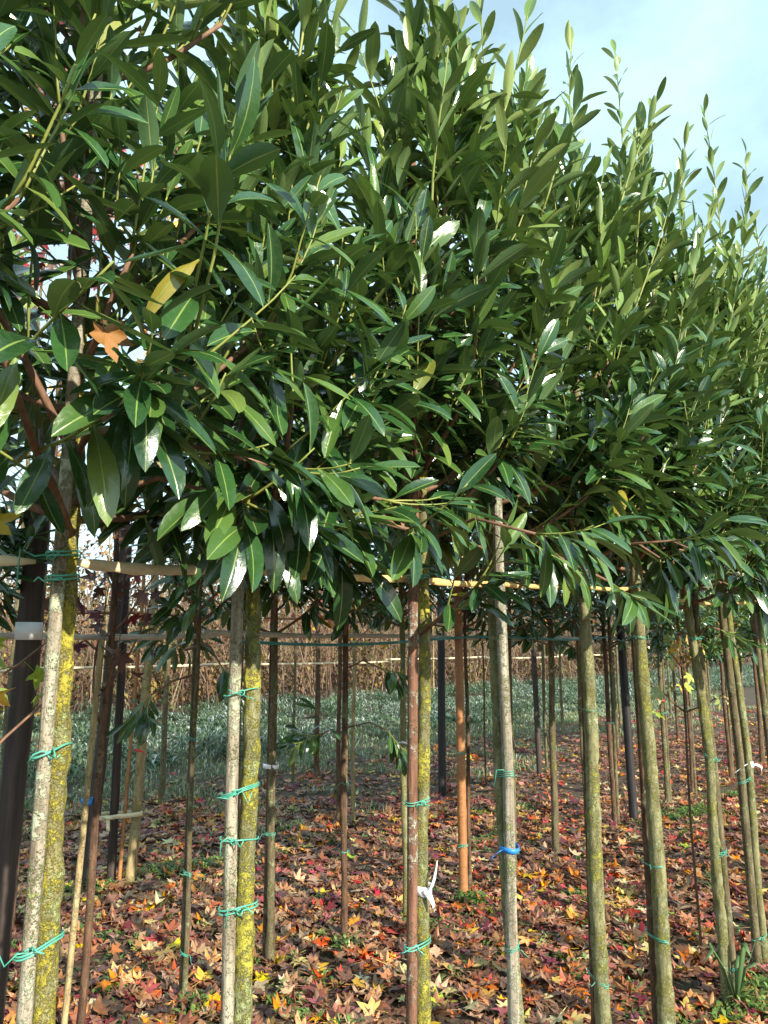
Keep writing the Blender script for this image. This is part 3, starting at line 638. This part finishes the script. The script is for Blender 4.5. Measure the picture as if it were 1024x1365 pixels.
pole('wooden_post', [(.63, 1.9), (.62, 0)], 8.27, 2.2, .042, .040, 'black_post', 'black post in the third row beside the thick orange bamboo pole', 'post', rough=.08, seed=45)
pole('wooden_post', [(1.86, 1.9), (1.89, 0)], 9.39, 1.55, .036, .034, 'dark_post', 'short dark brown post with pale top in the third row', 'post', rough=.08, seed=46)
fourth = [(-4.2, 6.0, 'tan_bark', .03), (-3.3, 6.7, 'slim_bark', .03), (-2.21, 7.72, 'slim_bark', .030), (-1.05, 8.91, 'slim_bark', .018), (-.82, 9.39, 'brown_bark', .034), (.5, 10.6, 'brown_bark', .02), (1.75, 11.9, 'brown_bark', .02), (3.1, 13.3, 'slim_bark', .026), (4.6, 14.9, 'slim_bark', .026), (6.2, 16.5, 'slim_bark', .026)]
for i, (x, y, b, r) in enumerate(fourth):
    tn = [['orange', 'orange', 'yellow'], ['yellow', 'orange', 'buff']][i % 2]
    lab = 'sweetgum with ' + ['orange', 'yellowing'][i % 2] + ' crown, ' + ORD[i] + ' tree of the row edging the grass alley'
    sweetgum(dict(x=x, y=y, h=7.6 if i < 4 else 5.4, r=r, bark=b, zb=2.6, nb=30 if i < 4 else 20, rad=1.0, nl=11 if i < 4 else 8, tones=tn, seed=110 + i, label=lab, group='sweetgums of the fourth row', ls=1.05))
for i in range(16):
    x, y = row_pt(-1.5 + i * 1.75 + rng.uniform(-.5, .5), rng.uniform(12.5, 15.5))
    sweetgum(dict(name='bare_sapling', x=x, y=y, h=rng.uniform(4.2, 6.0), r=rng.uniform(.018, .032), bark=['brown_bark', 'slim_bark', 'tan_bark'][i % 3], zb=1.3, nb=20, rad=1.1, nl=4, tones=['chestnut', 'brown', 'orange', 'tan'], seed=140 + i,
                  label='thin nearly bare sapling with a few rusty leaves beyond the frosted weeds', group='bare saplings beyond the frosted weeds'))
# ------------------------------------------------------------------ canes along the rows
fr = [(-1.25, .62, 1.73), (-.60, 1.345, 1.745), (-.325, 1.745, 1.773), (.10, 2.14, 1.782), (.385, 2.53, 1.80), (.775, 2.90, 1.818), (1.10, 3.29, 1.836), (1.51, 3.69, 1.80), (1.85, 4.06, 1.822), (2.21, 4.42, 1.84), (2.9, 5.2, 1.85)]
fl = [('split_cane', 'cream split cane ending at the big green knot, running out past the lichened trunk'), ('split_cane', 'cream split cane spanning from the lichened trunk to the pale smooth stake'),
      ('gold_cane', 'golden split cane between the pale smooth stake and the white-ribboned laurel'), ('gold_cane', 'golden cane between the white-ribboned laurel and the blue-taped one'),
      ('gold_cane', 'golden cane from the blue-taped stake to the first stout olive trunk'), ('gold_cane', 'golden cane between the two stout olive trunks'), ('gold_cane', 'golden cane from the thickest trunk to the knobbly one'),
      ('gold_cane', 'golden cane between the knobbly trunk and the white-stripped laurel'), ('gold_cane', 'golden cane just past the white-stripped laurel'), ('gold_cane', 'golden cane at the far end of the front row')]
for i in range(10):
    p, q = np.array(fr[i]), np.array(fr[i + 1]); g = .035 if i < 2 else -.03
    d = nrm(q - p); cane(p + d * g, q - d * g, [.0115, .0115, .0105, .0095, .0095, .009, .009, .009, .009, .009][i], fl[i][0], fl[i][1], 'canes along the front row', split=i < 4, seed=700 + i)
def run(n, a0, a1, step, z, r, mat, label, group, seed):
    a = a0; k = 0
    while a < a1:
        x, y = row_pt(a, n + .05); x2, y2 = row_pt(min(a + step, a1), n + .05)
        cane((x, y, z + .012 * (k % 2)), (x2, y2, z + .012 * (k % 2) + rng.normal(0, .008)), r, mat, ORD[k] + ' ' + label, group, seed=seed + k); a += step * .97; k += 1
run(3.1, .4, 9.5, 1.8, 1.635, .0135, 'grey_cane', 'length of weathered grey cane along the second row past the near-black post', 'canes along the second row', 720)
run(4.95, .6, 12, 2.2, 1.80, .011, 'orange_cane', 'length of thin rusty cane along the third row past the strapped post', 'canes along the third row', 740)
run(6.8, .6, 14, 2.4, 1.36, .013, 'split_cane', 'length of pale straw cane along the row edging the grass', 'canes along the fourth row', 760)
x, y = row_pt(2.25, 3.02); x2, y2 = row_pt(6.3, 3.02); xm, ym = row_pt(4.2, 3.02)
tt = np.linspace(0, 1, 30); pp = np.array([(x + (x2 - x) * t, y + (y2 - y) * t, 1.605 + .05 * t * t - .02 * math.sin(t * 9)) for t in tt]); mid = pp[15].copy()
mb = MB(); mb.tube(pp - mid, .008, 8); tag(link('irrigation_hose', mb.mesh('hose', [MAT['teal']]), None, mid), 'thin teal hose strung along the second row canes', 'hose')

# ------------------------------------------------------------------ ribbons, tapes, tags
def band(c, r, z, h, mat, name, label, cat, tails=(), th=.001, rx=None):
    mb = MB(); c = np.array([c[0], c[1], z]); a = np.linspace(0, 6.283, 25)
    pts = [(math.cos(t) * (rx or r), math.sin(t) * r, .002 * math.sin(2 * t)) for t in a]; mb.strip(pts, (0, 0, h / 2), th)
    for tl in tails: 
        tl = np.array(tl, float); n = len(tl); w = np.array([[h * .26 * math.cos(k * .45), h * .06, h * .22 * math.cos(k * .45 + .4)] for k in range(n)]); mb.strip(tl, w, th)
    return tag(link(name, mb.mesh(name, [MAT[mat]]), None, c), label, cat)
band((.103, 2.105), .0235, .955, .024, 'white', 'ribbon', 'white ribbon knotted round the laurel trunk beside the reddish stake', 'ribbon',
     [[(.006, -.024, 0), (.020, -.030, .012), (.028, -.034, .035), (.034, -.034, .062), (.036, -.03, .078)], [(.006, -.024, 0), (.018, -.032, -.010), (.026, -.034, -.028), (.024, -.03, -.04)], [(.002, -.024, .006), (.01, -.03, .0), (.016, -.028, -.006)]])
band((.395, 2.48), .041, .962, .015, 'blue', 'tape', 'blue tape wrapped round the grey stake and shaded trunk', 'tape', [[(-.028, -.03, 0), (-.04, -.04, -.002), (-.055, -.042, -.012), (-.066, -.04, -.024)]], rx=.030)
band((1.905, 4.03), .0225, .975, .028, 'white', 'ribbon', 'white strip tied round a laurel trunk far along the front row', 'ribbon', [[(-.02, -.02, 0), (-.05, -.045, -.004), (-.08, -.05, -.022), (-.10, -.045, -.04)], [(.022, -.01, 0), (.04, -.015, -.004), (.056, -.018, -.014), (.052, -.02, -.034)]])
band((-1.685, 5.31), .0385, .87, .012, 'red', 'ribbon', 'red ribbon tied on the ringed tan trunk', 'ribbon', [[(.02, -.036, 0), (.045, -.045, -.012), (.065, -.045, -.03)]])
band((-1.245, 3.265), .023, .945, .022, 'blue', 'plant_label', 'small blue label wrapped round the thin tan cane', 'label')
band((-.60, 4.095), .035, .955, .022, 'white', 'plant_label', 'small white label wrapped round a brown split-looking stem', 'label', rx=.042)
band((.125, 4.69), .023, 1.0, .014, 'white', 'tie', 'white tie on the greenish stem behind the reddish stake', 'tie', [[(-.02, -.02, 0), (-.04, -.03, .0), (-.06, -.03, -.012)]])
band((2.81, 7.70), .028, 1.02, .014, 'red', 'ribbon', 'red ribbon on a dark second-row stem near the black post', 'ribbon', [[(-.02, -.03, 0), (-.05, -.04, .01), (-.07, -.04, .03)]])
mb = MB(); a = np.linspace(0, 6.283, 33); c = np.array([-1.82, 5.28, .45])
mb.strip([(math.cos(t) * .185, math.sin(t) * (.072 if math.cos(t) < 0 else .052), .012 * math.cos(t)) for t in a], (0, 0, .014), .0025)
mb.strip([(-.02, -.07, .01), (-.015, -.08, -.02), (-.012, -.082, -.06), (-.01, -.08, -.085)], (.012, 0, 0), .002)
mb.tube([(-.05, -.072, 0), (-.03, -.08, .006), (-.01, -.08, -.004), (.012, -.072, .004)], .011, 8)
tag(link('strap', mb.mesh('strap', [MAT['cream']]), None, c), 'cream webbing strap looping the dark post to the ringed tan trunk', 'strap')
mb = MB(); mb.strip([(math.cos(t) * .049, math.sin(t) * .049, 0) for t in a], (0, 0, .035), .0015)
tag(link('sleeve', mb.mesh('sleeve', [MAT['white']]), None, (-1.433, 3.02, 1.645)), 'white plastic sleeve round the near-black post at cane height', 'sleeve')

# ------------------------------------------------------------------ leaves caught in the branches, wilted bunch
def loose(pos, L_, N_, s, tone, si, name, label, group=None):
    x, y, z = frame(L_, N_); o = bpy.data.objects.new(name, TPL[TN[('S', si, tone)]]['mesh']); col.objects.link(o)
    M = Matrix.Identity(4)
    for k in range(3): M[k][0], M[k][1], M[k][2] = x[k] * s, y[k] * s, z[k] * s
    M.translation = Vector(pos); o.matrix_world = M; return tag(o, label, 'leaf', group)
loose((-.42, 1.05, 2.06), (.35, .15, -1), (.75, -.8, .1), .060, 'tan', 3, 'caught_leaf', 'salmon-pink star-shaped leaf caught among the laurel leaves above the lichened trunk')

# ------------------------------------------------------------------ which leaves are built one by one: those that show largest
fpx = 1365 * LENS / 36; cp, sp_ = math.cos(PITCH), math.sin(PITCH)
allp, owners, off = [], [], 0
BV, BT = [], []
for ti, (root, leaves, kind) in enumerate(TREES):
    b = np.array(root.location)
    for li, (p, x, y, z, s, t, ob) in enumerate(leaves):
        P = b + p; w = s * (.16 if kind == 'leaf' else .55)
        q0 = P if kind == 'leaf' else P - y * s * .6; q2 = P + y * s
        n = len(BV); BV += [q0, P + y * s * .5 + x * w, q2, P + y * s * .5 - x * w]; BT += [(n, n + 1, n + 2), (n, n + 2, n + 3)]
bvh = BVHTree.FromPolygons([tuple(v) for v in BV], BT)
C0 = np.array(CAM); k = 0; count_parts = 0
for ti, (root, leaves, kind) in enumerate(TREES):
    b = np.array(root.location); sc = []
    for li, (p, x, y, z, s, t, ob) in enumerate(leaves):
        vis = 0
        for f in (.3, .6, .9):
            q = b + p + y * s * f; d = q - C0; dist = np.linalg.norm(d); d = d / dist
            dep = d[1] * cp + d[2] * sp_
            if dep <= .05: continue
            u = d[0] / dep * fpx; v = (d[2] * cp - d[1] * sp_) / dep * fpx
            if abs(u) > 530 or abs(v) > 700: continue
            h = bvh.ray_cast(Vector(C0), Vector(d), dist - .012)
            if h[0] is None: vis += 1
        dist = np.linalg.norm(b + p - C0)
        size = s * fpx / dist * (1 if kind == 'leaf' else 1.7)
        facing = .3 + .7 * abs(np.dot(z, nrm(b + p - C0)))
        if vis and size >= 10: sc.append((vis * size * facing, li))
    sc.sort(reverse=True); pick = [li for _, li in sc[:300]]; ps = set(pick)
    rest = [l for i, l in enumerate(leaves) if i not in ps]
    if rest: crown = link('crown', joined('crown', rest), root); crown['kind'] = 'stuff'
    for li in pick:
        p, x, y, z, s, t, ob = leaves[li]; o = bpy.data.objects.new('leaf', TPL[t]['mesh']); col.objects.link(o); o.parent = ob
        M = Matrix.Identity(4)
        for k in range(3): M[k][0], M[k][1], M[k][2], M[k][3] = x[k] * s, y[k] * s, z[k] * s, p[k]
        o.matrix_local = M; count_parts += 1
print('leaf parts', count_parts, 'leaves', sum(len(t[1]) for t in TREES))

# ------------------------------------------------------------------ leaf litter
lit = []
names = ['dark', 'brown', 'chestnut', 'tan', 'buff', 'maroon', 'red', 'orange_red', 'orange', 'yellow', 'cream', 'green']
prob = np.array([.05, .20, .25, .19, .085, .045, .035, .075, .05, .028, .024, .004]); prob /= prob.sum()
cnt = 0
for Y0, Y1, dens in ((1.4, 5.2, 640), (5.2, 8, 400), (8, 13, 170), (13, 19, 80)):
    Xl, Xr = -.62 * Y1 - 1.2, .62 * Y1 + 1.2
    n = int((Y1 - Y0) * (Xr - Xl) * dens); X = rng.uniform(Xl, Xr, n); Yy = rng.uniform(Y0, Y1, n)
    rn_ = row_n(X, Yy); keep = (np.abs(X) < .62 * Yy + 1.2) & (rng.random(n) < np.interp(rn_, [6.6, 8.3], [1, .05]))
    warm = np.array([noise.noise(Vector((a * .9, b_ * .9, 3))) for a, b_ in zip(X, Yy)])
    for xx, yy, wv, kp in zip(X, Yy, warm, keep):
        if not kp: continue
        if noise.noise(Vector((xx * 1.7, yy * 1.7, 9))) > .42 and rng.random() < .6: continue
        c = names[int(rng.choice(12, p=prob))] if wv < .12 or rng.random() < .6 else names[int(rng.integers(5, 10))]
        s = .072 * rng.uniform(.35, 1.2); tl = .24
        N_ = (rng.normal(0, tl), rng.normal(0, tl), 1); a_ = rng.random() * 6.28
        x, y, z = frame((math.cos(a_), math.sin(a_), rng.normal(0, .15)), N_)
        if rng.random() < .35: z = -z; x = -x
        lit.append((np.array([xx, yy, gz(xx, yy) + .008 + rng.random() * .026]), x, y, z, s, TN[('S', int(rng.choice(6, p=[.08, .16, .16, .24, .20, .16])), c)]))
o = link('leaf_litter', joined('leaf_litter', lit)); tag(o, 'thick carpet of brown and rust fallen leaves under the trees', 'leaf litter', kind='stuff')
# the brightest, uppermost leaves one by one
TXT = {'brown': 'crumpled dark brown star leaf lying on top of the leaf litter', 'chestnut': 'curled chestnut star leaf lying on top of the leaf litter', 'tan': 'tan brown star leaf lying on top of the leaf litter', 'buff': 'pale buff star leaf lying on top of the leaf litter', 'maroon': 'deep maroon star leaf lying on top of the leaf litter',
       'red': 'bright red star leaf lying on top of the leaf litter', 'orange_red': 'fiery orange-red star leaf lying on top of the leaf litter', 'orange': 'orange star leaf lying on top of the leaf litter',
       'yellow': 'golden yellow star leaf lying on top of the leaf litter', 'cream': 'pale cream star leaf lying on top of the leaf litter', 'green': 'lime-green star leaf lying on top of the leaf litter'}
ks = list(TXT); pk = np.array([.10, .14, .10, .10, .06, .07, .14, .10, .11, .07, .015]); pk /= pk.sum()
fixed = [(-.02, 3.72, 'yellow'), (-.35, 3.75, 'red'), (-.30, 3.62, 'red'), (-1.2, 4.2, 'cream'), (-1.1, 4.22, 'yellow'), (-1.13, 4.1, 'yellow'), (-.2, 3.9, 'orange_red'), (-.1, 3.85, 'cream'), (.1, 3.75, 'maroon'), (1.08, 5.2, 'cream'), (1.0, 5.1, 'yellow'), (.9, 5.05, 'red'), (.95, 4.9, 'red'), (.9, 4.75, 'orange_red'), (1.5, 4.4, 'orange'), (1.75, 4.6, 'orange'), (.75, 4.1, 'orange'), (.8, 3.8, 'yellow'), (-1.22, 3.8, 'orange')]
i = 0
while i < 300:
    if i < len(fixed): xx, yy, c = fixed[i]
    else:
        yy = rng.uniform(3.0, 7.0); xx = rng.uniform(-.55 * yy, .55 * yy); c = ks[int(rng.choice(len(ks), p=pk))]
        if row_n(xx, yy) > 6.2 or row_n(xx, yy) < 1.0: continue
    a_ = rng.random() * 6.28; s = .072 * rng.uniform(.75, 1.2)
    x, y, z = frame((math.cos(a_), math.sin(a_), rng.normal(0, .08)), (rng.normal(0, .2), rng.normal(0, .2) - .12, 1))
    o = bpy.data.objects.new('fallen_leaf', TPL[TN[('S', int(rng.integers(0, 3)), c)]]['mesh']); col.objects.link(o)
    M = Matrix.Identity(4)
    for k in range(3): M[k][0], M[k][1], M[k][2] = x[k] * s, y[k] * s, z[k] * s
    M.translation = Vector((xx, yy, gz(xx, yy) + .036)); o.matrix_world = M
    tag(o, TXT[c], 'leaf', 'loose ' + c.replace('_', '-') + ' leaves on the litter'); i += 1

# ------------------------------------------------------------------ small blades and weeds (nobody could count them)
def blades(name, P, H, W, lean, mat, label, cat, rnd_=None):
    """P (n,3) feet; narrow bent blades, one mesh"""
    n = len(P); a = rng.random(n) * 6.283; h = H * rng.uniform(.5, 1.3, n); ln = lean * rng.uniform(.2, 1.3, n)
    d = np.stack([np.cos(a), np.sin(a), np.zeros(n)], 1); sd = np.stack([-np.sin(a), np.cos(a), np.zeros(n)], 1)
    w = W * rng.uniform(.6, 1.3, n)
    mid = P + d * (ln * .35 * h)[:, None] + UP * (h * .6)[:, None]; tip = P + d * (ln * h)[:, None] + UP * (h * (1 - .25 * ln))[:, None]
    V = np.stack([P, mid + sd * w[:, None], tip, mid - sd * w[:, None]], 1)
    V[:, 1] += UP * 0.0
    T = (np.array([(0, 1, 3), (1, 2, 3)])[None] + (np.arange(n) * 4)[:, None, None]).reshape(-1, 3)
    r = np.repeat(rng.random(n) if rnd_ is None else rnd_, 4)
    o = link(name, fastmesh(name, V.reshape(-1, 3), T, MAT[mat], {'rnd': r})); return tag(o, label, cat, kind='stuff')
def rowcloud(n, a0, a1, n0, n1):
    a = rng.uniform(a0, a1, n); q = rng.uniform(n0, n1, n); return np.stack([A[0] * a + B[0] * q, A[1] * a + B[1] * q, np.zeros(n)], 1)
P = rowcloud(26000, -3, 24, 7.5, 10); P[:, 2] = [gz(a, b_) for a, b_ in P[:, :2]]
P2 = rowcloud(34000, -2, 20, 4.9, 7.9); kp = np.array([noise.noise(Vector((a * 1.4, b_ * 1.4, 20))) + .12 * (row_n(a, b_) - 6.6) > .10 for a, b_ in P2[:, :2]]); P = np.vstack([P, P2[kp]])
blades('grass', P, .09, .006, .8, 'grass', 'short frosty grass along the alley beyond the trees', 'grass')
CL = []
def clumps(n, a0, a1, n0, n1, per, rad, hgt, size, spots=None):
    cs = rowcloud(n, a0, a1, n0, n1) if spots is None else np.array(spots, float); out = []
    for c in cs:
        k = int(per * rng.uniform(.6, 1.4)); r = rad * rng.uniform(.6, 1.3); h = hgt * rng.uniform(.5, 1.25)
        u = rng.normal(0, 1, (k, 3)); u /= np.linalg.norm(u, axis=1)[:, None]; u[:, 2] = np.abs(u[:, 2]); q = rng.random(k) ** .4
        out.append(c + u * q[:, None] * np.array([r, r, h])); CL.append(np.clip(rng.uniform(.1, .9) + rng.normal(0, .16, k), 0, .999))
    global CLR; CLR = np.concatenate(CL); CL.clear()
    return np.vstack(out)
fw = clumps(1500, -6, 60, 8.7, 15.8, 150, .44, .42, 0); fw[:, 2] *= np.array([.52 + .85 * noise.noise(Vector((a * .55, b_ * .55, 2))) for a, b_ in fw[:, :2]]).clip(.2, 1.6)
blades('frosted_weeds', fw, .095, .014, 1.7, 'frost', 'bank of frosted grey-green weeds in the shade beyond the grass', 'weeds', CLR)
ws = [(2.9, 7.4, 0), (2.75, 7.3, 0), (3.05, 7.5, 0), (2.6, 7.15, 0), (3.1, 7.3, 0), (1.72, 3.72, 0), (1.85, 3.68, 0), (1.98, 3.8, 0), (1.62, 3.6, 0), (2.1, 3.95, 0), (1.9, 3.55, 0), (2.05, 3.7, 0), (-1.64, 5.55, 0), (-1.5, 5.6, 0), (-1.3, 5.75, 0), (-1.15, 5.82, 0), (-1.8, 5.2, 0), (-1.95, 5.1, 0), (3.4, 8.0, 0), (3.7, 8.2, 0), (1.0, 6.6, 0), (.55, 5.0, 0), (.2, 4.55, 0), (-.2, 4.25, 0), (2.3, 6.9, 0), (-.85, 3.6, 0), (-.5, 6.4, 0), (-.9, 6.8, 0), (.9, 7.3, 0), (1.4, 7.6, 0)]
blades('green_weeds', np.vstack([clumps(0, 0, 0, 0, 0, 170, .17, .06, 0, ws), clumps(0, 0, 0, 0, 0, 22, .10, .03, 0, [(rng.uniform(-.5, .5) * q, q, 0) for q in rng.uniform(2.8, 7.5, 240)])]), .030, .0075, 1.7, 'weed', 'low fresh green weeds in patches through the leaf litter', 'weeds')

# narrow-leaved sprout at the foot of the knobbly trunk; wilted bunch high in the branches
mb = MB(); b = np.array([1.56, 3.60, 0.])
for i in range(7):
    a_ = i * 2.4; p = [(0, 0, .02), (math.cos(a_) * .05, math.sin(a_) * .05, .17), (math.cos(a_) * .10, math.sin(a_) * .10, .19 + .06 * (i % 3)), (math.cos(a_) * .15, math.sin(a_) * .15, .19 + .07 * (i % 3) - .06)]
    w = np.array([(-math.sin(a_), math.cos(a_), 0)]) * np.array([.004, .011, .013, .001])[:, None]; mb.strip(p, w, .0008)
tag(link('sprout', mb.mesh('sprout', [MAT['leaf']], attrs={'rnd': np.full(mb.n, .3), 'young': np.full(mb.n, .2)}), None, b), 'narrow-leaved green sprout at the foot of the knobbly laurel trunk', 'plant')
mb = MB(); b = np.array([.36, 2.12, 2.20]); rr = np.random.default_rng(5)
for i in range(9):
    d = nrm(rr.normal(0, 1, 3) * [1, 1, .4] - UP * .7); p = np.array([[0, 0, 0], d * .04, d * .075 + rr.normal(0, .01, 3), d * .10 + rr.normal(0, .02, 3)]) + rr.normal(0, .012, 3)
    w = nrm(np.cross(d, rr.normal(0, 1, 3))); mb.strip(p, np.array([w * .004, w * .018, w * .016 + rr.normal(0, .004, 3), w * .003]), .001)
tag(link('wilted_bunch', mb.mesh('wilted_bunch', [MAT['wilted']]), None, b), 'bunch of wilted brown leaves hanging in the crown near the blue-taped stake', 'leaves')

# ------------------------------------------------------------------ brushwood beyond the alley
def brush(name, n, n0, n1, a0, a1, hmin, hmax, label):
    P = rowcloud(n, a0, a1, n0, n1); Vs, Ts, rs, off = [], [], [], 0
    tri = np.array([0, 2.094, 4.189])
    for p in P:
        k = 4; h = rng.uniform(hmin, hmax); d = nrm(rng.normal(0, .22, 3) + UP) if rng.random() < .10 else nrm(rng.normal(0, .6, 3) + UP * .6); q = p + (UP * rng.uniform(0, h * .6) if d[2] < .85 else 0)
        ln = h if d[2] > .85 else rng.uniform(.5, 1.3); r0 = .016 * rng.uniform(.4, 1.1); pts = [q]
        for i in range(k): d = nrm(d + rng.normal(0, .14, 3)); pts.append(pts[-1] + d * ln / k)
        for i, pt in enumerate(pts):
            r = r0 * (1 - .75 * i / k); Vs += [(pt[0] + r * math.cos(t), pt[1] + r * math.sin(t), pt[2]) for t in tri]
        for i in range(k):
            for j in range(3):
                a_, b_ = off + i * 3 + j, off + i * 3 + (j + 1) % 3; Ts += [(a_, b_, b_ + 3), (a_, b_ + 3, a_ + 3)]
        off += 3 * (k + 1); rs += [rng.random()] * (3 * (k + 1))
    tag(link(name, fastmesh(name, Vs, Ts, MAT['brush'], {'rnd': rs})), label, 'brushwood', kind='stuff')
brush('brushwood', 11000, 14.6, 27, -10, 70, 1.6, 5.6, 'tangle of bare brown saplings and twigs beyond the frosted weeds')
Pl = clumps(750, -10, 75, 15.2, 30, 150, .85, 2.4, 0); kq = Pl[:, 2] > .02; Pl = Pl[kq]; CLR = CLR[kq]
blades('dry_foliage', Pl, .16, .05, 1.4, 'dry_leaf', 'haze of rusty and yellow leaves clinging to the brown brushwood', 'leaves', CLR)
Pl = clumps(1500, -16, 110, 25, 46, 170, 1.6, 6.2, 0); kq = Pl[:, 2] > .02; Pl = Pl[kq]; CLR = CLR[kq]
blades('distant_wood', Pl, .26, .085, 1.4, 'dry_leaf', 'brown autumn wood closing the view beyond the brushwood', 'wood', CLR)
